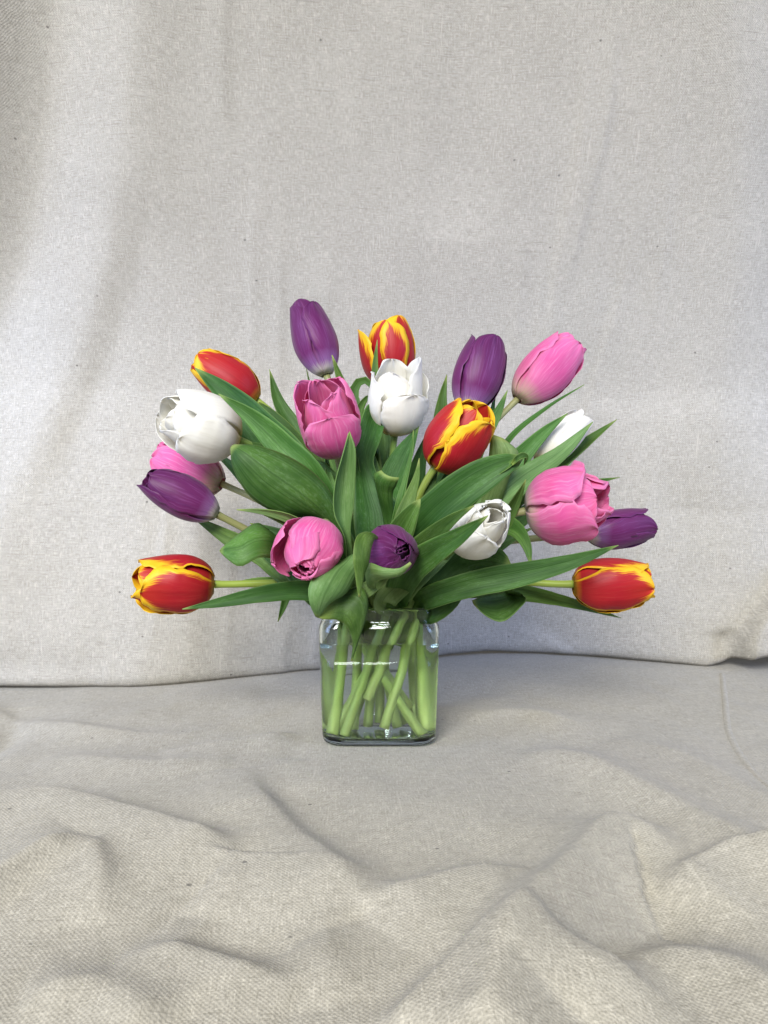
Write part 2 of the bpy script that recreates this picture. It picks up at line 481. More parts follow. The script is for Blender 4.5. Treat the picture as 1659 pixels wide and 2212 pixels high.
def ground_height(X, Y):
    Z = np.zeros_like(X)
    R = lambda *a, **k: ridge(X, Y, *a, **k)
    # long sharp fold on the left, its near side bulging up
    Z += R(FP((-160, 1775), (0, 1763), (120, 1762), (300, 1812), (420, 1846), (508, 1868)), 1.05, 1.7, 6.5, taper=(0, .12))
    Z += R(FP((508, 1868), (470, 1920), (425, 1975)), .5, 3.0, .9, taper=(.1, .5))
    # bent corner lower left
    Z += R(FP((-100, 2000), (0, 1950), (100, 1900), (190, 1862)), .75, 3.2, .7, taper=(0, .3))
    Z += R(FP((190, 1862), (215, 1930), (205, 2010)), .5, .8, 3.0, taper=(.2, .5))
    # diagonal fold running to the middle
    Z += R(FP((520, 1660), (560, 1730), (640, 1820), (720, 1900), (800, 1975)), .75, 1.7, 3.8, taper=(.35, .15))
    Z += R(FP((555, 1660), (640, 1760), (760, 1880)), -.30, 2.4, 2.4, taper=(.3, .3))
    # fold crossing the middle, leading up to the big ridge
    Z += R(FP((790, 1985), (860, 1955), (960, 1926), (1060, 1912), (1150, 1908)), .65, 1.2, 4.2, taper=(.25, .25))
    # the big ridge at the right
    Z += R(FP((1060, 2300), (1110, 2120), (1190, 1990), (1260, 1890), (1325, 1815), (1390, 1822), (1440, 1856), (1500, 1905)), 1.2, 1.7, 3.0, taper=(0, .25))
    Z += R(FP((1040, 2300), (1090, 2120), (1170, 1990), (1240, 1900)), .35, 2.4, 2.4, taper=(0, .3))
    Z += R(FP((1290, 2140), (1370, 2030), (1480, 1935)), -.8, 2.2, 2.6, taper=(.2, .3))
    # creases at the right edge
    Z += R(FP((1430, 1925), (1500, 1905), (1570, 1885), (1640, 1893), (1760, 1900)), .8, .9, 3.5, taper=(.2, 0))
    Z += R(FP((1120, 1628), (1230, 1650), (1400, 1735), (1520, 1800), (1640, 1872), (1760, 1940)), .9, 3.0, 2.2, taper=(.3, 0))
    Z += R(FP((1330, 1600), (1480, 1650), (1600, 1720), (1760, 1800)), .5, 2.5, 3.5, taper=(.3, 0))
    Z += R(FP((1260, 2260), (1330, 2150), (1430, 2090), (1560, 2120), (1700, 2200)), .8, 2.2, 2.6, taper=(.2, .0))
    # soft ripples behind, left of the vase
    Z += R(FP((-60, 1530), (140, 1578), (260, 1590), (420, 1588)), .40, 1.6, 1.8, taper=(0, .4))
    Z += R(FP((350, 1625), (480, 1612), (600, 1592), (690, 1580)), .42, .9, 2.6, taper=(.3, .2))
    Z += R(FP((100, 1640), (300, 1655), (500, 1650)), .35, 2.0, 2.5, taper=(.3, .3))
    Z += R(FP((620, 1640), (655, 1600), (690, 1560)), -.35, 1.5, 1.5, taper=(.3, .3))
    Z += R(FP((940, 1520), (1010, 1490), (1150, 1500)), -.35, 2.4, 2.0, taper=(.2, .4))
    Z += R(FP((960, 1560), (1120, 1545), (1320, 1590)), .45, 2.6, 2.6, taper=(.3, .4))
    Z += R(FP((-40, 1620), (20, 1580), (40, 1530)), -.6, 2.0, 2.0, taper=(0, .4))
    # lower left waves
    Z += R(FP((250, 2090), (380, 2070), (520, 2110), (640, 2150)), .55, 1.1, 2.2, taper=(.3, .3))
    Z += R(FP((840, 2260), (930, 2180), (1030, 2110), (1130, 2040)), .6, .7, 2.6, taper=(.1, .4))
    Z += R(FP((40, 2180), (200, 2150), (330, 2240)), .5, 1.6, 1.6, taper=(.2, .1))
    Z += R(FP((420, 2010), (560, 2040), (700, 2030)), -.35, 1.8, 1.8, taper=(.3, .3))
    Z += R(FP((620, 2010), (690, 2080), (700, 2170)), .3, 1.6, 1.8, taper=(.3, .3))
    Z += .13 * fbm2(X / 30, Y / 30, 5, 12, 1.0, 7.0)
    Z += .05 * fbm2(X / 10, Y / 10, 15, 12, 1.0, 5.0)
    # flatten where the vase stands and where the hanging cloth meets it
    d = np.sqrt(X ** 2 + Y ** 2)
    k = np.clip((d - 6.0) / 5.0, 0, 1)
    k = k * k * (3 - 2 * k)
    Z = Z * 1.6 * k - .02 * (1 - k)
    wy = wall_y0(X)
    k2 = np.clip((wy - Y) / 5.0, 0, 1)
    return Z * (.25 + .75 * k2)

gx = axis_pts(-100, -52, 52, 100, .26, 1.2)
gy = axis_pts(-72, -42, 10, 60, .22, .55)
GX, GY = np.meshgrid(gx, gy)
GZ = ground_height(GX, GY)
ang = math.radians(4)
uvg = np.stack([GX * math.cos(ang) + GY * math.sin(ang), -GX * math.sin(ang) + GY * math.cos(ang) + GZ * .8], -1)
ground = obj('ground_cloth', grid_mesh('ground_cloth', np.stack([GX, GY, GZ], -1) * CM, uvg), M_CLOTH)
tag(ground, 'rumpled beige canvas cloth lying under the vase', None, kind='structure')

def ground_at(x, y):
    return float(ground_height(np.array([[x]]), np.array([[y]]))[0, 0])

# stitched seam running forward along the right side of the lying cloth
seam_c = [floor_pt(*p) for p in ((1560, 1455), (1566, 1510), (1572, 1570), (1592, 1620), (1625, 1670), (1680, 1730), (1760, 1800))]
seam_c = catmull(np.array(seam_c), 90)
sz = ground_height(seam_c[:, 0][None], seam_c[:, 1][None])[0]
tang = nrm(np.gradient(seam_c, axis=0))
sd = np.stack([-tang[:, 1], tang[:, 0]], 1)
SV, SU = [], []
for k, u in enumerate(np.linspace(-1, 1, 9)):
    w = .34
    p = seam_c + sd * u * w
    z = ground_height(p[:, 0][None], p[:, 1][None])[0] + .16 * (1 - u ** 2) - .03
    SV.append(np.stack([p[:, 0], p[:, 1], z], 1)); SU.append(p)
SV = np.stack(SV, 1); SU = np.stack(SU, 1)
obj('seam', grid_mesh('seam', SV * CM, SU), M_CLOTH, ground)

# ------------------------------------------------------------------ hanging cloth
bx = axis_pts(-100, -56, 60, 104, .38, 1.5)
bs = np.arange(0, 101, .4)
BX, BS = np.meshgrid(bx, bs)
# lower hem: rests on the ground cloth, lifts a little here and there, rises at the right corner
hem = np.interp(bx, [-100, -50, -38, -30, 4, 9, 14, 20, 30, 37, 41, 43, 45.5, 48, 60, 104],
                [.35, .45, .25, .05, .05, .35, .5, .25, .35, .15, .0, .7, 2.0, 2.6, 3.4, 5.0])
BH = hem[None] + BS
relief = np.zeros_like(BX)
R = lambda *a, **k: ridge(BX, BH, *a, **k)
relief += R(WP((330, -80), (290, 250), (255, 550), (170, 850), (70, 1150), (40, 1400)), 2.2, 7.5, 9.0, taper=(0, .15))
relief += R(WP((-20, -80), (-40, 150), (-80, 400), (-140, 700)), 4.2, 4.5, 7.0, taper=(0, .35))
relief += R(WP((130, -80), (115, 200), (70, 500), (0, 800)), -1.2, 4.5, 4.5, taper=(0, .3))
relief += R(WP((490, -80), (488, 120), (486, 320)), .30, .5, 2.2, taper=(0, .4))
relief += R(WP((340, 440), (300, 610), (215, 900), (140, 1130)), -.6, 3.0, 2.4, taper=(.3, .3))
relief += R(WP((450, 500), (440, 800), (455, 1100), (440, 1400)), .5, 2.6, 3.2, taper=(.3, .0))
relief += R(WP((600, -50), (575, 300), (560, 600)), .35, 3.5, 3.5, taper=(0, .4))
relief += R(WP((1280, 60), (1262, 300), (1232, 460), (1212, 560), (1190, 720), (1165, 880)), .26, 1.5, .35, taper=(.2, .3))
relief += R(WP((1345, 20), (1322, 250), (1285, 400), (1255, 520), (1230, 640)), .26, .35, 1.6, taper=(.2, .3))
relief += R(WP((1395, 420), (1345, 640), (1300, 800), (1265, 980)), .20, 1.4, .4, taper=(.3, .3))
relief += R(WP((1180, 560), (1172, 700), (1160, 820)), .22, 1.2, .4, taper=(.3, .3))
relief += R(WP((1000, -60), (985, 250), (960, 500)), -.8, 6, 6, taper=(0, .4))
relief += R(WP((1560, -80), (1600, 300), (1580, 700), (1540, 1100)), 1.5, 7, 8, taper=(0, .2))
relief += R(WP((1330, 1190), (1290, 1300), (1230, 1420)), -.7, 4, 4, taper=(.3, .1))
relief += R(WP((740, 1260), (690, 1350), (680, 1450)), .4, 2.0, .5, taper=(.3, 0))
relief += R(WP((630, 1330), (622, 1400), (618, 1480)), .35, .4, 2.0, taper=(.3, 0))
relief += R(WP((0, 1385), (120, 1395), (300, 1410)), -.4, 2.0, 2.0, taper=(0, .3))
for (x0, y0, x1, y1, hgt, wa, wb) in ((610, 380, 602, 900, .12, .25, .9), (700, 520, 706, 760, .09, .3, .8), (780, 60, 770, 420, .10, .3, 1.2), (548, 380, 545, 820, .12, .9, .3),
        (905, 200, 890, 640, .10, 1.1, .3), (1130, 480, 1110, 800, .12, .9, .28), (1215, 620, 1190, 1010, .14, 1.0, .28), (1460, 250, 1425, 700, .12, .3, 1.0),
        (390, 900, 380, 1380, .14, .9, .3), (520, 1120, 515, 1440, .12, .3, .9), (1000, 60, 1010, 330, .09, .9, .3), (1420, 980, 1400, 1340, .14, .9, .3), (860, 450, 850, 640, .08, .3, .9)):
    xm, ym = (x0 + x1) / 2 + rng.uniform(-8, 8), (y0 + y1) / 2
    relief += R(WP((x0, y0), (xm, ym), (x1, y1)), hgt * 1.3, wa, wb, taper=(.3, .3))
# turned-over corner at the lower right
relief += R(WP((1712, 1180), (1664, 1258), (1612, 1340), (1597, 1385), (1604, 1440)), 2.8, 7.0, .34, taper=(.15, 0))
relief += R(WP((1570, 1360), (1574, 1410), (1600, 1440)), -1.1, 1.4, 1.6, taper=(.2, 0))
relief += .22 * fbm2(BX / 34, BH / 60, 31, 12, 1.0, 6.0)
relief += .06 * fbm2(BX / 9, BH / 18, 33, 12, 1.0, 5.0)
lean = wall_lean(BH)
base_y = wall_y0(BX)
mean_y = 90.0 + CAM[1]
kb = np.exp(-(BH / 26.0) ** 2)
BYY = base_y * kb + (mean_y + .15 * (base_y - mean_y)) * (1 - kb) - lean - relief
BYY += .5 * np.exp(-(BS / .5) ** 2)           # the hem tucks back a little
# let the cloth arch gently into a flatter line near the top so that it stays a hanging sheet
uvb = np.stack([BX, BH + lean * .4], -1)
backdrop = obj('backdrop_cloth', grid_mesh('backdrop_cloth', np.stack([BX, BYY, BH], -1) * CM, uvb), M_WALL)
tag(backdrop, 'beige canvas cloth hanging in soft folds behind the flowers', None, kind='structure')
thicken(backdrop, .0012, 0)

# ------------------------------------------------------------------ vase
VX, VY = -.42, -.25          # vase centre, cm
def ring(a, r, n_c=9):
    """rounded square, half width a, corner radius r"""
    pts = []
    r = min(r, a * .999)
    for q in range(4):
        cx, cy = (a - r) * (1, -1, -1, 1)[q], (a - r) * (1, 1, -1, -1)[q]
        for t in np.linspace(0, 90, n_c):
            th = math.radians(q * 90 + t)
            pts.append((cx + r * math.cos(th), cy + r * math.sin(th)))
        # straight side, slightly bowed outwards
    return np.array(pts)

def lathe_square(profile, n_c=9):
    rows = []
    for h, a, r in profile:
        p = ring(max(a * 1.03, .002), max(r, .001), n_c)
        rows.append(np.column_stack([p[:, 0] + VX, p[:, 1] + VY, np.full(len(p), h)]))
    return np.stack(rows)

def smooth_profile(pr, n):
    return catmull(np.array(pr, float), n)

outer = [(0.10, .01, .005), (.10, 2.6, 1.4), (.06, 3.4, 1.5), (0.0, 3.9, 1.5), (0.02, 4.25, 1.5), (.18, 4.52, 1.5), (.5, 4.64, 1.5), (1.2, 4.70, 1.5), (3.5, 4.78, 1.5),
         (6.5, 4.87, 1.5), (9.2, 4.95, 1.55), (9.75, 4.95, 1.6), (10.15, 4.86, 1.65), (10.42, 4.72, 1.7), (10.58, 4.66, 1.7), (10.75, 4.70, 1.7),
         (10.95, 4.82, 1.7), (11.3, 4.84, 1.7), (11.5, 4.80, 1.7), (11.6, 4.68, 1.7)]
inner = [(11.56, 4.58, 1.6), (11.4, 4.56, 1.55), (11.2, 4.58, 1.5), (10.95, 4.57, 1.5), (10.75, 4.46, 1.5), (10.58, 4.42, 1.5), (10.42, 4.48, 1.5), (10.15, 4.62, 1.45), (9.75, 4.71, 1.4), (9.2, 4.72, 1.4),
         (6.5, 4.64, 1.35), (3.5, 4.54, 1.3), (1.3, 4.46, 1.3), (.82, 4.32, 1.5), (.55, 4.0, 1.8), (.44, 3.4, 1.8), (.40, 2.6, 1.4), (.39, .01, .005)]
prof = smooth_profile(outer, 60).tolist() + smooth_profile(inner, 50).tolist()
vase_me = grid_mesh('vase', lathe_square(prof) * CM, None, closed_u=True)
vz = 0.0
vase = obj('glass_vase', vase_me, M_GLASS)
tag(vase, 'clear square glass vase with rounded corners holding the tulips', 'vase')
WATER_TOP = 8.45
wprof = [(WATER_TOP, .01, .005), (WATER_TOP, 2.0, 1.0), (WATER_TOP, 3.6, 1.2), (WATER_TOP, 4.3, 1.35), (WATER_TOP + .03, 4.58, 1.37), (WATER_TOP + .12, 4.73, 1.37)]
wprof += [(6.5, 4.67, 1.35), (3.5, 4.57, 1.3), (1.3, 4.49, 1.3), (.80, 4.35, 1.5), (.52, 4.02, 1.8), (.41, 3.4, 1.8), (.37, 2.6, 1.4), (.36, .01, .005)]
water = obj('water', grid_mesh('water', lathe_square(wprof)[::-1] * CM * 1.0, None, closed_u=True), M_WATER)
tag(water, 'clear water filling most of the square glass vase', 'water')

# ------------------------------------------------------------------ flowers
def petal_grid(L, R, op, pw=.55, tm=.42, Wf=1.12, point=2.6, ruf=.05, flare=0.0, curl=1.0, seed=0, nu=15, nv=26, notch=.05):
    r = np.random.default_rng(seed)
    s = np.linspace(0, 1, nv)
    t = 1 - (1 - s) ** 1.5
    t = .012 + t * (.9985 - .012)
    u = np.linspace(-1, 1, nu)
    T, U = np.meshgrid(t, u, indexing='ij')
    tau = np.clip(T / tm, 0, 1)
    r1 = .10 + .90 * (1 - (1 - tau) ** 2) ** pw
    k = np.clip((T - tm) / (1 - tm), 0, 1)
    r2 = 1 - (1 - op) * k ** 2.1
    rad = R * np.where(T < tm, r1, r2)
    rad = rad + R * flare * np.clip((T - .72) / .28, 0, 1) ** 2
    # outline
    wlo = .22 + .78 * np.sin(np.clip(T / .56, 0, 1) * math.pi / 2) ** .9
    kk = np.clip((T - .56) / .44, 0, 1)
    whi = (1 - kk ** point) ** .58
    w = R * Wf * np.where(T < .56, wlo, whi)
    edge_wob = 1 + notch * fbm1(T * 2.2 + (U > 0) * 3.7, seed + 11) * np.clip(T * 2, 0, 1)
    w = w * edge_wob
    a = U * w
    rho = np.maximum(rad * curl, .50 * R)
    x = rad - rho * (1 - np.cos(a / rho))
    y = rho * np.sin(a / rho)
    z = L * T
    # midrib furrow, soft dents and wavy edge
    x = x - .045 * R * np.exp(-(U / .13) ** 2) * np.clip(T * 1.6 - .1, 0, 1)
    x = x + R * .045 * fbm2(U * .5 + seed * .37, T * 1.0, seed + 3, 8, .5, 2.5)
    wave = fbm1(T * 1.5 + np.sign(U) * .31, seed + 5)
    x = x + ruf * R * np.abs(U) ** 3 * wave * np.clip(T * 1.8, 0, 1)
    x = x + ruf * .7 * R * np.clip((T - .7) / .3, 0, 1) ** 2 * fbm1(U * .9, seed + 8)
    z = z + ruf * .5 * L * .3 * np.abs(U) ** 2 * fbm1(T * 2, seed + 9) * np.clip((T - .4) * 2, 0, 1)
    V = np.stack([x, y, z], -1)
    uv = np.stack([U * .5 + .5, T], -1)
    return V, uv

def rot_y(V, ang):                       # tip a petal outward about its base
    c, s = math.cos(ang), math.sin(ang)
    x, z = V[..., 0], V[..., 2]
    return np.stack([x * c + z * s, V[..., 1], -x * s + z * c], -1)

def rot_z(V, ang):
    c, s = math.cos(ang), math.sin(ang)
    x, y = V[..., 0], V[..., 1]
    return np.stack([x * c - y * s, x * s + y * c, V[..., 2]], -1)

tulips = {}
def tube(name, pts, rad, n_side=12):
    T = nrm(np.gradient(pts, axis=0))
    ref = np.array([0.0, 1.0, 0.12]); ref /= np.linalg.norm(ref)
    s = nrm(np.cross(T, ref)); b = np.cross(s, T)
    th = np.linspace(0, 2 * math.pi, n_side + 1)
    V = pts[:, None] + rad[:, None, None] * (np.cos(th)[None, :, None] * s[:, None] + np.sin(th)[None, :, None] * b[:, None])
    # rounded closed ends
    e0, e1 = pts[:1, None].repeat(n_side + 1, 1), pts[-1:, None].repeat(n_side + 1, 1)
    V = np.concatenate([e0, V, e1])
    m = len(V)
    uv = np.stack(np.meshgrid(np.linspace(0, 1, n_side + 1), np.linspace(0, 1, m)), -1)
    return V, uv

def tulip(key, kind, base, tip, width, neck, bottom, label, op=.5, roll=0.0, splay=None, extra=0, stem_r=.385, inner_k=.88, k1=.45, extra_op=None, **kw):
    """base / tip: (x, y, z) of the bloom; width in the same units as x; neck, bottom: stem passing points inside the vase (cm from its centre)"""
    B, Tp = P(*base), P(*tip)
    ax = Tp - B
    L = float(np.linalg.norm(ax))
    ax = ax / L
    R = width / 2 / FOC * (base[2] + tip[2]) / 2
    seed = (sum(ord(ch) * (i + 3) for i, ch in enumerate(key)) * 13) % 9973
    bot = np.array([VX + bottom[0], VY + bottom[1], bottom[2] if len(bottom) > 2 else .78])
    root = bpy.data.objects.new('tulip', None)
    root.empty_display_size = .01
    root.location = bot * CM
    col.objects.link(root)
    tag(root, label, 'tulip', 'cut tulips arranged in the glass vase')
    loc = lambda V: (V - bot) * CM
    # ---- stem: straight inside the vase, then bending to the bloom
    nk = np.array([VX + neck[0], VY + neck[1], neck[2] if len(neck) > 2 else 10.9])
    d0 = nk - bot
    d0 = d0 / np.linalg.norm(d0)
    D = np.linalg.norm(B - nk)
    s = np.linspace(0, 1, 40)[:, None]
    p0, p1, p2, p3 = nk, nk + d0 * D * .38, B - ax * D * k1, B + ax * .12 * R
    bez = (1-s)**3*p0 + 3*(1-s)**2*s*p1 + 3*(1-s)*s**2*p2 + s**3*p3
    low = bot + (nk - bot) * np.linspace(0, 1, 14)[:-1, None]
    pts = np.concatenate([low, bez])
    q = np.linspace(0, 1, len(pts))
    pts = catmull(pts[::2] if len(pts) % 2 else np.concatenate([pts[:-1:2], pts[-1:]]), 54)
    q = np.linspace(0, 1, 54)
    rad = stem_r * (1.12 - .34 * q) * (1 + .03 * fbm1(q * 3, seed))
    rad[-3:] *= np.array([1.03, 1.12, 1.22])
    V, uv = tube('stem', pts, rad)
    obj('stem', grid_mesh('stem', loc(V), uv), STEM[kind], root)
    # ---- bloom
    to_cam = CAM - B
    ex = to_cam - ax * (to_cam @ ax)
    ex = ex / np.linalg.norm(ex)
    ey = np.cross(ax, ex)
    F = np.stack([ex, ey, ax])
    prm = dict(op=op, ruf=.05)
    prm.update(kw)
    # receptacle with the seed vessel
    hh = np.concatenate([np.linspace(-.02, .10, 6), np.linspace(.12, .46, 9)]) * L
    rr = np.concatenate([np.linspace(.10, .16, 6), np.linspace(.10, .085, 7), [.12, .02]]) * R
    th = np.linspace(0, 2 * math.pi, 13)
    RV = np.stack([rr[:, None] * np.cos(th), rr[:, None] * np.sin(th), np.repeat(hh[:, None], 13, 1)], -1)
    bloom = obj('bloom', grid_mesh('bloom', loc(B + RV @ F), np.stack(np.meshgrid(np.linspace(0, 1, 13), np.full(15, .9)), -1)), STEM['W'], root)
    splay = splay or {}
    n = 6 + extra
    rr_ = np.random.default_rng(seed)
    for i in range(n):
        p = dict(prm)
        if i < 3:
            th0, Rk, Lk, cu = roll + 120 * i, 1.0, 1.0, 1.14
        elif i < 6:
            th0, Rk, Lk, cu = roll + 60 + 120 * (i - 3), inner_k, .985, 1.02
            p['Wf'] = p.get('Wf', 1.12) * 1.02
        else:
            th0, Rk, Lk, cu = roll + 25 + 360 / max(extra, 1) * (i - 6), .60, .95, .95
            p['op'] = extra_op if extra_op is not None else min(.8, p['op'] * 1.25)
        p['op'] = p['op'] * (1 + .10 * (rr_.random() - .5))
        sp = splay.get(i, {})
        p.update({k: v for k, v in sp.items() if k not in ('ang', 'turn', 'len', 'rk')})
        ln = sp.get('len', 1.0)
        if ln < .97:
            tm_, op_ = p.get('tm', .42), p['op']
            if 'op' not in sp:
                p['op'] = 1 - (1 - op_) * max(0.0, (ln - tm_) / (1 - tm_)) ** 2.1
            p['tm'] = min(.85, tm_ / ln)
        V, uv = petal_grid(L * Lk * sp.get('len', 1 + .10 * (rr_.random() - .5)), R * sp.get('rk', Rk), curl=cu, seed=seed + 17 * i, **p)
        V = rot_y(V, math.radians(sp.get('ang', 0) + 4.0 * (rr_.random() - .5)))
        V = rot_z(V, math.radians(th0 + sp.get('turn', 0) + 6 * (rr_.random() - .5)))
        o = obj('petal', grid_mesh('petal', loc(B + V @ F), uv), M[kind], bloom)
        thicken(o, .0003)
    tulips[key] = (root, bot)
    return root

# neck point and stem end inside the vase are given in cm from the vase centre
tulip('P1', 'P', (706, 812, 71), (653, 660, 72), 92, (-0.8, 1.6), (1.6, 0.6), 'tallest purple tulip, closed and leaning left at the top of the bouquet', op=0.62, roll=48, tm=.46, pw=.72, point=3.2, splay={0: dict(len=.95), 2: dict(len=1.0), 5: dict(len=1.04), 1: dict(len=1.03)})
tulip('R1', 'R', (846, 836, 78), (842, 692, 77), 100, (0.2, 3.4), (0, 3.2), 'red and yellow tulip highest in the middle, behind the upright white one', op=.70, roll=42, tm=.45, splay={2: dict(ang=12, turn=-8), 5: dict(rk=1.02, ang=1, len=1.0), 1: dict(ang=3)})
tulip('R2', 'R', (556, 866, 72), (430, 778, 71), 98, (-2.4, 2.8), (2.2, 2.4), 'red and yellow tulip at upper left, above the big white tulip', op=.58, roll=20, tm=.40, pw=.6, ruf=.10)
tulip('W1', 'W', (516, 950, 63), (344, 888, 60), 136, (-3.2, 0), (2.6, -0.4, 2.5), 'large white tulip opening at the far left edge of the bouquet', op=0.5, roll=-40, tm=.42, ruf=0.1, extra=3, splay={0: dict(len=.76, ang=3, rk=1.06), 1: dict(len=.92, ang=3, rk=1.04), 3: dict(len=.88, rk=.84), 2: dict(ang=3, len=1.0, rk=1.02), 4: dict(len=1.03, rk=.9), 5: dict(len=.94, rk=.88)}, extra_op=0.75)
tulip('K1', 'K', (481, 1046, 69), (340, 985, 70), 104, (-3.4, 1.8), (-3.6, 0.8), 'pale pink tulip half hidden under the big white one at left', op=.70, roll=-12, ruf=.16)
tulip('P2', 'P', (470, 1112, 62), (312, 1032, 60), 92, (-3.4, -1), (1.2, -1.6, 4.2), 'purple tulip pointing left with a pale base, below the pink one', op=.48, roll=22, tm=.46, pw=.62, point=2.8, splay={5: dict(ang=3, len=.97), 0: dict(len=.95)})
tulip('R3', 'R', (463, 1262, 60), (284, 1258, 58), 116, (-3.4, -2.2), (3.6, -3.2), 'red and yellow tulip lying out to the lower left of the vase', op=.56, roll=-32, tm=.42, pw=.5, ruf=.12, splay={0: dict(len=.90, rk=1.03, ang=2), 1: dict(len=.95, ang=2), 3: dict(len=.94, rk=.86), 2: dict(ang=7, len=1.0), 5: dict(ang=1, len=1.02, rk=.86)})
tulip('K2', 'K', (728, 982, 61), (693, 826, 57), 124, (-1.6, 0.2), (-2.2, -0.6), 'upright pink tulip open at the top, left of the upright white one', op=0.62, roll=6, tm=.45, ruf=.15, extra=2, splay={0: dict(len=.72, ang=4, point=3.0, rk=1.03, ruf=.07), 1: dict(ang=5), 2: dict(ang=4), 3: dict(len=.92, rk=.86), 5: dict(len=.88, rk=.84), 4: dict(len=.97)})
tulip('W2', 'W', (852, 940, 67), (868, 776, 65), 118, (0, 0), (-1.0, 1.5), 'upright white tulip in the upper middle of the bouquet', op=0.72, roll=32, tm=.42, pw=.5, ruf=.13, splay={0: dict(len=.62, ang=3, rk=1.04), 2: dict(len=.82, rk=1.02, ang=2), 5: dict(len=.86, rk=.84), 3: dict(len=1.05, ang=1, rk=.9), 1: dict(len=.88, ang=2), 4: dict(len=1.0)})
tulip('R4', 'R', (940, 1010, 60), (1040, 880, 57.6), 121, (1.6, -1.0), (-3.6, -1.0), 'large red and yellow tulip right of centre, opening to upper right', op=0.56, roll=48, tm=.45, pw=.5, ruf=.12, splay={0: dict(len=.95, ang=2, rk=1.03), 2: dict(len=.96, ang=2, rk=1.02), 5: dict(len=.99, rk=.88), 1: dict(ang=2), 3: dict(ang=2)})
tulip('P3', 'P', (1008, 892, 70), (1054, 738, 71), 104, (1.6, 2.4), (-2.4, 3.0), 'upright purple tulip with parted petals, upper right behind red and yellow', op=.66, roll=26, tm=.48, pw=.7, point=3.0, splay={5: dict(ang=-3, len=.84), 2: dict(ang=3, len=1.03, rk=.98), 0: dict(rk=.95)})
tulip('K3', 'K', (1116, 864, 73), (1240, 740, 74), 103, (2.6, 3.0), (3.2, 3.2), 'closed pink tulip highest on the right, standing clear on its stem', op=.62, roll=24, tm=.48, pw=.6, ruf=.10, splay={2: dict(len=.95)})
tulip('W3', 'W', (1160, 1000, 68), (1266, 900, 68), 72, (3.2, 2), (-3.6, 2.6), 'slim white tulip bud between two green leaves at right', op=.60, roll=-20, tm=.45, pw=.6)
tulip('K4', 'K', (1135, 1104, 59), (1326, 1072, 57.6), 152, (3.5, -0.6), (3.7, -1.6), 'large pink tulip wide open at the right of the bouquet', op=0.5, roll=56, tm=.40, pw=.5, ruf=.15, extra=2, splay={0: dict(len=.78, ang=4, rk=1.02), 2: dict(len=.74, ang=4, rk=1.02), 5: dict(len=.80, rk=.88), 1: dict(len=.96), 3: dict(len=1.0, rk=.8), 4: dict(len=1.0, rk=.8)})
tulip('P4', 'P', (1262, 1152, 67), (1408, 1132, 68), 84, (3.6, 1.0), (3.9, 0.8), 'purple tulip at far right, partly behind the large pink one', op=.78, roll=30, tm=.46, pw=.65, point=2.8, splay={5: dict(len=.86)})
tulip('R5', 'R', (1236, 1262, 61), (1412, 1257, 60), 112, (3.5, -2.0), (0.4, -3.5, 1.4), 'red and yellow tulip lying out to the lower right of the vase', op=.54, roll=26, tm=.42, pw=.5, ruf=.11, splay={0: dict(len=.97), 2: dict(ang=2, len=.96), 5: dict(len=.97), 1: dict(ang=3, len=.95)})
tulip('W4', 'W', (992, 1176, 56), (1082, 1108, 50.5), 112, (2.2, -3.0), (-1.0, -3.4, 3.8), 'white tulip low at right, cupped between two striped green leaves', op=0.4, roll=30, tm=.45, pw=.55, ruf=.16, splay={0: dict(len=.80), 5: dict(len=.88), 2: dict(len=.85), 1: dict(len=1.02), 4: dict(len=1.0)}, extra=3, extra_op=0.6)
tulip('P5', 'P', (816, 1196, 55), (872, 1188, 49.6), 112, (0.6, -3.2), (-2.9, -3.5), 'purple tulip facing forward just above the vase rim', op=0.28, roll=-14, tm=.50, pw=.6, point=2.0, extra=4, splay={0: dict(len=.98), 1: dict(op=0.28, ang=2)}, extra_op=0.12)
tulip('K5', 'K', (692, 1140, 55.6), (656, 1234, 51.6), 128, (-2.6, -3.2), (-3.8, -3.4), 'pink tulip facing forward low at left, its petals loosely opened', op=0.36, roll=-4, tm=.48, pw=.55, ruf=0.16, extra=5, splay={0: dict(len=.92, op=.34), 1: dict(ang=15, op=.66, len=.95), 2: dict(len=1.02, op=.34, ang=-2), 5: dict(len=.94)}, extra_op=0.3)

# ------------------------------------------------------------------ leaves
def finish_leaf(owner, V, uv, mat, thick=.0007):
    root, bot = tulips[owner]
    o = obj('leaf', grid_mesh('leaf', (V - bot) * CM, uv), LEAF[mat], root)
    thicken(o, thick)
    return o

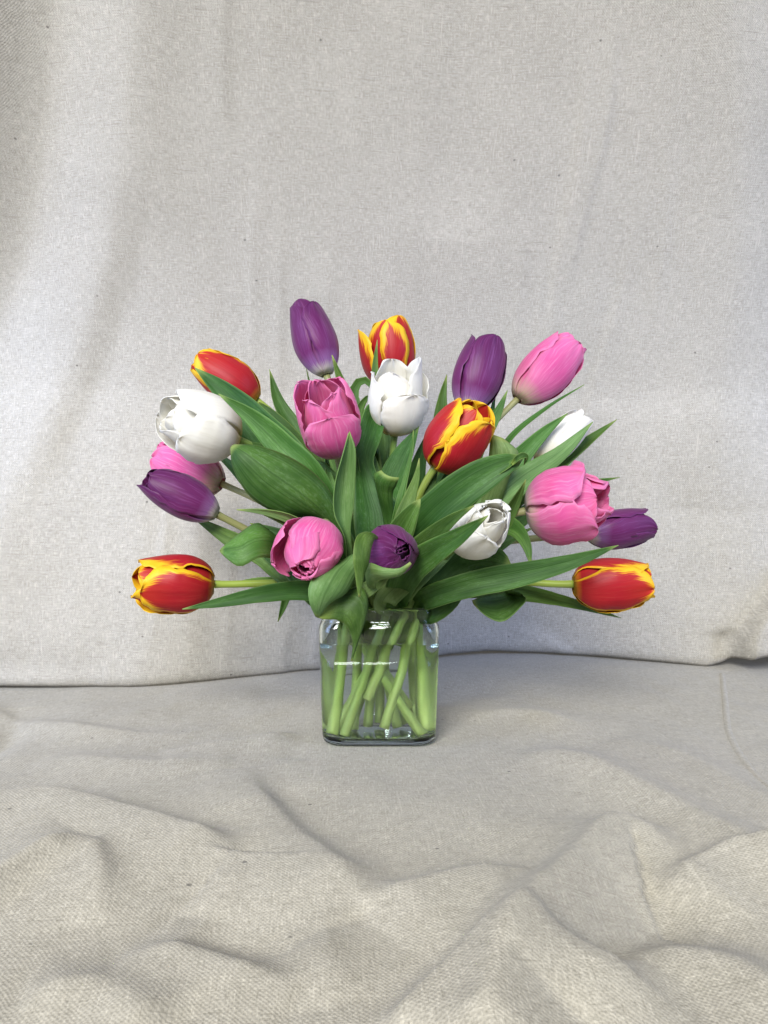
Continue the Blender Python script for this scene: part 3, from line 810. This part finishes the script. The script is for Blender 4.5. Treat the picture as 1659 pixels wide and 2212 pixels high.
_leaf_no = [0]
def leaf(owner, pts, width, roll=(0, 0), fold=.25, mat=1, neck=None, wave=.06, peak=.5, blunt=1.0, n=40, nu=11, base_w=.40, bend=0.0):
    """blade along a centre line given base -> tip; width at its widest; roll turns the blade about its line (degrees)"""
    _leaf_no[0] += 1
    seed = 100 + _leaf_no[0] * 7
    W3 = [P(*p) for p in pts]
    zmid = np.mean([p[2] for p in pts])
    w = width * 1.2 / 2 / FOC * zmid
    if neck is not None:
        nx_, ny_ = neck[0] * 1.05, neck[1] * 1.05
        W3 = [np.array([VX + nx_ * .55, VY + ny_ * .55, 6.6]), np.array([VX + nx_, VY + ny_, 11.2])] + W3
    C = catmull(np.array(W3), n)
    T = nrm(np.gradient(C, axis=0))
    view = nrm(C - CAM)
    S = nrm(np.cross(T, view))
    for i in range(1, n):
        if S[i] @ S[i - 1] < 0:
            S[i] = -S[i]
    if np.sum(np.cross(S, T) * -view) < 0:
        S = -S
    # keep the frame from spinning where the blade points at the viewer
    k = np.array([.25, .5, .25])
    for _ in range(6):
        S[1:-1] = nrm(S[:-2] * .25 + S[1:-1] * .5 + S[2:] * .25)
    S = nrm(S - T * np.sum(S * T, 1, keepdims=True))
    N = np.cross(S, T)
    t = np.linspace(0, 1, n)
    a = np.radians(roll[0] + (roll[1] - roll[0]) * t)[:, None]
    S2 = S * np.cos(a) + N * np.sin(a)
    N2 = N * np.cos(a) - S * np.sin(a)
    lo = base_w + (1 - base_w) * np.sin(np.clip(t / peak, 0, 1) * math.pi / 2) ** 1.3
    kk = np.clip((t - peak) / (1 - peak), 0, 1)
    hi = (1 - kk ** (2.0 * blunt)) ** (.95 / blunt)
    prof = np.where(t < peak, lo, hi)
    prof = np.maximum(prof, .012)
    hw = w * prof * (1 + .05 * fbm1(t * 1.7, seed))
    u = np.linspace(-1, 1, nu)
    U, TT = np.meshgrid(u, t)
    off = fold * (np.abs(U) ** 1.4) * hw[:, None]
    off = off + wave * w * np.abs(U) ** 2 * fbm1(TT * 1.3 + np.sign(U) * .23, seed + 3) * np.clip(TT * 3, 0, 1)
    off = off + .03 * w * fbm2(U * .6, TT * 2.5, seed + 5, 8, .5, 3)
    hw = np.where(C[:, 2] < 11.8, np.minimum(hw, .6), hw)
    sc_ = 1 - .35 * abs(fold) * np.abs(U)
    V = C[:, None] + S2[:, None] * (U * hw[:, None] * sc_)[..., None] + N2[:, None] * off[..., None]
    uv = np.stack([U * .5 + .5, TT], -1)
    return finish_leaf(owner, V, uv, mat)

def blade(owner, A, Bp, bulge=0.0, mat=1, n=40, nu=13, wave=.05):
    """blade between two edges (base -> tip), bulging by so many cm toward the viewer"""
    _leaf_no[0] += 1
    seed = 100 + _leaf_no[0] * 7
    a = catmull(np.array([P(*p) for p in A]), n)
    b = catmull(np.array([P(*p) for p in Bp]), n)
    T = nrm(np.gradient((a + b) / 2, axis=0))
    S = b - a
    wid = np.linalg.norm(S, axis=1)
    N = nrm(np.cross(S, T))
    flip = np.sum(N * nrm(CAM - (a + b) / 2), 1)
    if flip.sum() < 0:
        N = -N
    u = np.linspace(0, 1, nu)
    U, TT = np.meshgrid(u, np.linspace(0, 1, n))
    off = bulge * 4 * U * (1 - U) * (wid / wid.max())[:, None] ** .8
    off = off + wave * wid.max() * .5 * fbm2(U * .7, TT * 2.0, seed, 8, .5, 2.5)
    V = a[:, None] * (1 - U[..., None]) + b[:, None] * U[..., None] + N[:, None] * off[..., None]
    return finish_leaf(owner, V, np.stack([U, TT], -1), mat)

# --- left side
leaf('R2', [(640, 1020, 64), (560, 930, 66), (490, 852, 67), (421, 794, 67)], 84, (20, 0), .3, 0, (-2.4, 1.4), peak=.62)
leaf('W1', [(680, 1050, 57), (610, 965, 57), (545, 902, 57), (472, 851, 57)], 66, (-5, 12), .28, 1, (-2.2, .4), peak=.6)
leaf('R2', [(700, 1050, 70), (650, 950, 73), (602, 870, 74), (582, 798, 75)], 46, (10, -25), .3, 0, (-1.4, 2.4), peak=.6)
leaf('R2', [(695, 1055, 66), (640, 965, 69), (590, 900, 71), (548, 862, 72)], 58, (0, 25), .2, 0, (-1.8, 2.2), peak=.55)
leaf('K1', [(640, 1110, 63), (560, 1060, 66), (505, 1010, 68), (455, 970, 69)], 44, (0, 0), .2, 1, (-2.6, 1.2))
blade('W1', [(775, 1322, 62.5), (742, 1230, 60), (705, 1128, 58), (610, 1112, 56), (543, 1075, 55), (505, 1015, 54.5), (499, 972, 55)],
      [(795, 1322, 62.5), (762, 1225, 60), (735, 1118, 57), (704, 1048, 56), (640, 995, 55.5), (560, 963, 55), (506, 960, 55)], .9, 0)
leaf('W1', [(700, 1050, 62), (640, 1010, 63), (570, 975, 63), (505, 955, 64)], 66, (0, 0), .2, 0, (-2, 1))
leaf('K5', [(690, 1175, 57), (640, 1125, 55), (580, 1106, 54), (511, 1101, 53.5)], 38, (30, 30), .5, 2, (-2.4, -1.0))
leaf('K5', [(700, 1190, 57), (660, 1150, 56), (610, 1125, 55), (556, 1106, 54.5)], 34, (-10, 10), .3, 1, (-2.4, -1.0))
blade('P2', [(745, 1322, 62), (685, 1275, 59), (636, 1232, 57), (600, 1214, 55), (560, 1206, 53), (520, 1225, 52.5), (490, 1207, 53), (476, 1192, 53.5)],
      [(760, 1322, 63), (680, 1235, 61), (620, 1180, 59), (572, 1140, 57), (553, 1131, 55.5), (520, 1152, 54.5), (495, 1172, 54), (475, 1189, 53.5)], .7, 1)
leaf('P2', [(640, 1250, 60), (570, 1200, 62), (500, 1165, 63), (410, 1112, 64)], 50, (10, 10), .25, 1, (-3, .2))
leaf('R3', [(700, 1282, 57), (640, 1275, 56), (560, 1284, 55), (470, 1302, 54.5), (394, 1316, 54)], 42, (0, 8), .22, 0, (-3.2, -2.0), peak=.45, base_w=.6)
leaf('R3', [(700, 1276, 61), (640, 1265, 63), (560, 1258, 64), (474, 1268, 65)], 30, (10, 0), .3, 1, (-3.0, -.6))
leaf('K1', [(690, 1240, 64), (640, 1235, 64), (622, 1262, 63), (615, 1300, 62), (600, 1343, 61.5)], 36, (10, 10), .3, 1, (-3.0, 0))
leaf('K5', [(720, 1280, 58), (665, 1255, 58), (625, 1222, 59), (590, 1180, 60)], 62, (0, 0), .2, 0, (-2.6, -1.4))
leaf('P2', [(720, 1250, 60), (660, 1200, 61), (600, 1160, 62), (540, 1130, 63)], 60, (0, 0), .2, 0, (-2.6, 0))
# large pale leaf folding over the rim at left
blade('K5', [(812, 1322, 62.5), (790, 1270, 57), (755, 1215, 54.5), (700, 1225, 53), (668, 1262, 52), (668, 1300, 52), (681, 1331, 53)],
      [(826, 1322, 62.8), (808, 1255, 57.5), (800, 1195, 55), (772, 1240, 54), (745, 1282, 53.5), (712, 1300, 53.5), (684, 1334, 53.6)], .6, 2)
blade('K5', [(682, 1331, 53.2), (700, 1337, 53.5), (728, 1339, 54), (748, 1352, 54.5), (762, 1385, 55), (759, 1428, 55.5)],
      [(682, 1329, 54), (712, 1300, 55), (756, 1275, 55.5), (786, 1272, 55), (794, 1318, 54.8), (760, 1428, 55.4)], .5, 0)
blade('P5', [(820, 1170, 52), (798, 1150, 50), (772, 1158, 48.5), (763, 1200, 47.8), (768, 1250, 48), (774, 1289, 48.4)],
      [(830, 1185, 52), (812, 1165, 50.5), (803, 1178, 49.5), (795, 1215, 49.2), (784, 1248, 49), (776, 1289, 48.5)], .35, 1)
leaf('R4', [(1106, 1003, 54.2), (1120, 990, 53.8), (1134, 987, 54), (1132, 1004, 54.4)], 15, (0, 60), .6, 0, None)
# --- middle
blade('K2', [(782, 1322, 62), (752, 1250, 58), (745, 1165, 55), (722, 1110, 54), (723, 1050, 53.5), (740, 985, 53), (753, 935, 53.5)],
      [(800, 1322, 62), (772, 1250, 58), (757, 1150, 55), (764, 1090, 54.5), (768, 1030, 54), (768, 970, 53.5), (755, 932, 53.5)], -.7, 2)
leaf('K2', [(735, 1140, 60), (718, 1060, 61), (708, 1010, 62), (704, 965, 62)], 30, (0, 0), .3, 1, (-1.2, 0))
blade('W2', [(812, 1325, 62), (790, 1250, 61), (766, 1150, 61), (764, 1060, 62), (770, 960, 63), (790, 880, 65), (820, 868, 66)],
      [(846, 1325, 62), (862, 1240, 61), (882, 1120, 61), (838, 1060, 62), (808, 1000, 63), (822, 950, 64), (838, 890, 66)], -.8, 0)
leaf('K2', [(770, 1010, 63), (766, 960, 64), (768, 925, 64), (774, 892, 64)], 22, (30, 30), .3, 1, (-.4, .6))
leaf('P1', [(800, 1000, 68), (776, 930, 69), (745, 850, 69), (717, 767, 68)], 44, (15, -10), .35, 1, (-.2, 1.6), peak=.55)
leaf('P1', [(720, 1010, 73), (692, 920, 74), (674, 850, 74), (662, 796, 74)], 20, (0, 0), .3, 1, (-1.0, 2.6))
leaf('R1', [(800, 960, 74), (764, 860, 75), (776, 824, 75), (800, 828, 74.5), (822, 900, 74)], 30, (40, -10), .3, 1, (0, 3.0))
leaf('R1', [(830, 960, 72), (815, 880, 73), (810, 800, 73.5), (815, 734, 73.5)], 32, (10, 0), .35, 1, (.2, 2.6), peak=.6)
leaf('W2', [(800, 970, 66), (775, 900, 68), (790, 862, 69), (812, 852, 70)], 40, (0, 0), .3, 0, (-.2, 2.0))
leaf('W2', [(862, 1105, 57), (876, 1040, 57), (890, 975, 57), (893, 928, 57)], 24, (20, 40), .4, 1, (.4, -.6))
leaf('W2', [(866, 1140, 56), (884, 1080, 56), (900, 1030, 56), (906, 990, 56)], 48, (0, 0), .2, 1, (.6, -.8), peak=.45)
leaf('W2', [(850, 1100, 63), (845, 1050, 64), (870, 985, 65), (905, 920, 66)], 62, (0, 15), .2, 0, (.2, 1.4), peak=.6)
blade('W2', [(838, 1322, 63), (832, 1150, 61), (812, 1050, 59), (808, 1025, 58.5), (824, 1016, 58)], [(846, 1322, 63), (852, 1150, 61), (848, 1070, 59), (856, 1048, 58), (862, 1032, 57.5)], .4, 1)
leaf('P5', [(830, 1240, 57), (850, 1180, 55), (880, 1120, 53.5), (908, 1078, 53)], 62, (0, -8), .18, 1, (.2, -2.0), peak=.6, blunt=1.3)
blade('P5', [(800, 1322, 61.5), (794, 1272, 57.5), (790, 1240, 52), (797, 1216, 49.5), (830, 1226, 48.2), (862, 1228, 47.6), (886, 1214, 47.2)],
      [(812, 1322, 61.8), (812, 1285, 58), (812, 1262, 52.5), (824, 1252, 49.8), (845, 1248, 48.4), (868, 1241, 47.8), (889, 1217, 47.3)], .35, 2)
leaf('W2', [(872, 1180, 66), (890, 1080, 68), (905, 1000, 70), (925, 930, 71)], 50, (0, 0), .2, 0, (.8, 1.0))
leaf('R4', [(905, 1150, 61), (920, 1080, 61), (935, 1030, 61), (948, 985, 61)], 44, (0, 0), .25, 0, (1.0, .2))
leaf('R4', [(940, 1110, 60), (985, 1040, 61), (1030, 960, 62), (1062, 905, 62)], 62, (0, 10), .25, 0, (1.6, 0), peak=.55)
leaf('P3', [(960, 1000, 68), (952, 930, 70), (955, 865, 71), (965, 809, 71)], 46, (0, 0), .35, 1, (1.2, 2.4), peak=.6)
leaf('P3', [(985, 1060, 66), (1025, 970, 68), (1070, 900, 69), (1096, 843, 69)], 46, (5, -10), .3, 1, (1.8, 1.8), peak=.6)
leaf('P3', [(1040, 960, 70), (1060, 905, 71), (1068, 860, 72), (1075, 838, 72)], 26, (0, 0), .3, 0, (1.8, 2.2))
# --- right side
blade('K3', [(920, 1322, 64), (1015, 1140, 62.5), (1050, 1045, 61), (1056, 985, 60), (1060, 938, 60)], [(930, 1322, 64), (1060, 1130, 62.5), (1105, 1020, 61), (1121, 980, 60), (1090, 950, 60)], .4, 2)
leaf('K3', [(1040, 1060, 70), (1100, 950, 72), (1180, 882, 73), (1262, 831, 74)], 18, (35, 35), .3, 1, (2.6, 2.4), peak=.4)
leaf('R4', [(880, 1180, 58), (930, 1115, 56), (1000, 1055, 55), (1070, 1012, 54.5), (1132, 988, 54.5)], 78, (0, 0), .18, 0, (1.2, -1.0), peak=.55, blunt=1.5)
leaf('R4', [(1050, 1040, 55), (1080, 1018, 54.6), (1105, 1002, 54.4), (1118, 985, 54.2)], 18, (25, 40), .5, 1, None)
leaf('W3', [(1060, 1080, 65), (1115, 1000, 66), (1170, 940, 66), (1226, 893, 66)], 54, (5, 0), .3, 1, (2.8, 1.2), peak=.55)
leaf('W3', [(1050, 1110, 62), (1130, 1035, 63), (1210, 980, 63.5), (1281, 911, 64)], 54, (0, 10), .25, 2, (2.8, .6), peak=.55)
leaf('W3', [(1130, 1060, 67), (1210, 1000, 69), (1275, 950, 70), (1333, 906, 70)], 46, (-10, 25), .45, 1, (3.0, 1.4), peak=.55)
leaf('P4', [(1150, 1100, 66), (1230, 1050, 69), (1290, 1040, 70), (1339, 1031, 70)], 34, (0, 0), .25, 1, (3.2, 1.6))
leaf('K4', [(1060, 1160, 60), (1095, 1115, 59), (1120, 1070, 58.5), (1136, 1036, 58)], 56, (10, -20), .4, 1, (2.8, 0), peak=.5)
leaf('K4', [(1040, 1160, 61), (1085, 1135, 60), (1118, 1148, 58), (1138, 1180, 57), (1147, 1224, 56.5)], 50, (0, 5), .25, 1, (2.8, -.4), peak=.6)
leaf('W4', [(900, 1200, 55), (935, 1160, 53), (980, 1120, 51), (1024, 1092, 50)], 58, (0, 12), .28, 0, (1.4, -2.2), peak=.5)
leaf('W4', [(880, 1235, 54), (930, 1195, 51), (990, 1158, 49), (1054, 1114, 47.5)], 66, (0, -8), .22, 0, (1.2, -2.8), peak=.55)
leaf('W4', [(880, 1270, 58), (940, 1215, 58), (990, 1170, 58), (1040, 1130, 58)], 40, (0, 0), .2, 2, (1.6, -1.8))
leaf('R5', [(930, 1290, 59), (980, 1235, 59), (1040, 1210, 58.5), (1104, 1220, 58)], 96, (0, 0), .15, 0, (2.4, -1.2), peak=.55, blunt=1.5)
leaf('R5', [(930, 1290, 57), (1020, 1262, 55.5), (1130, 1240, 55), (1240, 1212, 55), (1336, 1178, 55)], 50, (0, 5), .22, 0, (3.0, -2.2), peak=.55)
leaf('R5', [(940, 1285, 60), (1030, 1275, 62), (1130, 1282, 63), (1240, 1305, 64), (1342, 1335, 64)], 36, (10, 20), .3, 1, (3.2, -1.0), peak=.5)
blade('P4', [(915, 1324, 63.5), (990, 1275, 62), (1075, 1282, 60), (1135, 1290, 58), (1120, 1315, 57), (1085, 1342, 56.5), (1050, 1330, 57), (1024, 1306, 57.5)],
      [(925, 1324, 64), (980, 1262, 62), (1040, 1262, 61), (1090, 1272, 60), (1085, 1280, 59), (1062, 1282, 58.5), (1042, 1288, 58), (1020, 1297, 57.6)], .4, 0)
leaf('P4', [(950, 1290, 63), (1020, 1220, 64), (1090, 1170, 65), (1150, 1140, 66)], 40, (0, 0), .3, 1, (3.0, .6))
# --- sheaths above the rim; deeper dark filler leaves added as shade in gaps
leaf('P5', [(770, 1290, 57), (805, 1265, 55), (840, 1235, 54), (880, 1200, 53)], 40, (0, 0), .3, 2, (.2, -1.6))
leaf('W4', [(830, 1300, 58), (880, 1250, 57), (930, 1205, 56), (985, 1165, 56)], 48, (0, 0), .2, 2, (1.5, -1.6))
leaf('R4', [(850, 1290, 59), (890, 1230, 59), (915, 1170, 59), (940, 1110, 59)], 50, (0, 0), .2, 1, (2.6, -1.6))
leaf('K4', [(880, 1290, 61), (940, 1230, 61), (1000, 1180, 61), (1060, 1140, 61)], 46, (0, 0), .2, 1, (3.2, -1.6))
leaf('K2', [(770, 1280, 60), (755, 1220, 60), (745, 1170, 60), (735, 1110, 60)], 60, (0, 0), .2, 1, (-1.0, -1.6))
leaf('P1', [(790, 1260, 65), (800, 1180, 66), (790, 1100, 67), (770, 1020, 68)], 64, (0, 0), .2, 0, (-.4, .8))
leaf('P3', [(880, 1240, 66), (920, 1160, 67), (950, 1080, 68), (985, 1010, 69)], 60, (0, 0), .2, 0, (1.0, 1.0))
leaf('K1', [(740, 1240, 66), (690, 1170, 67), (650, 1110, 68), (610, 1060, 69)], 60, (0, 0), .2, 0, (-1.6, 1.0))
leaf('R1', [(830, 1200, 68), (835, 1110, 70), (850, 1030, 71), (862, 960, 72)], 40, (0, 0), .2, 0, (.2, 2.0))
leaf('W3', [(930, 1240, 65), (1000, 1160, 66), (1050, 1100, 67), (1090, 1050, 67)], 52, (0, 0), .2, 0, (2.2, .4))
leaf('K2', [(760, 1260, 62), (720, 1170, 61), (690, 1090, 61), (660, 1020, 61)], 84, (0, 0), .2, 0, (-1.4, -.6))
leaf('W2', [(820, 1220, 64), (810, 1120, 64), (800, 1030, 65), (792, 950, 66)], 80, (0, 0), .2, 0, (-.2, .4))
leaf('P3', [(900, 1210, 63), (930, 1120, 64), (965, 1040, 65), (1005, 960, 66)], 70, (0, 0), .2, 0, (1.4, .2))
leaf('P2', [(700, 1280, 61), (650, 1235, 61), (600, 1205, 61), (550, 1180, 62)], 70, (0, 0), .2, 0, (-2.8, -.8))
leaf('R4', [(860, 1260, 62), (880, 1180, 61), (900, 1120, 61), (915, 1060, 61)], 64, (0, 0), .2, 1, (.8, -.4))
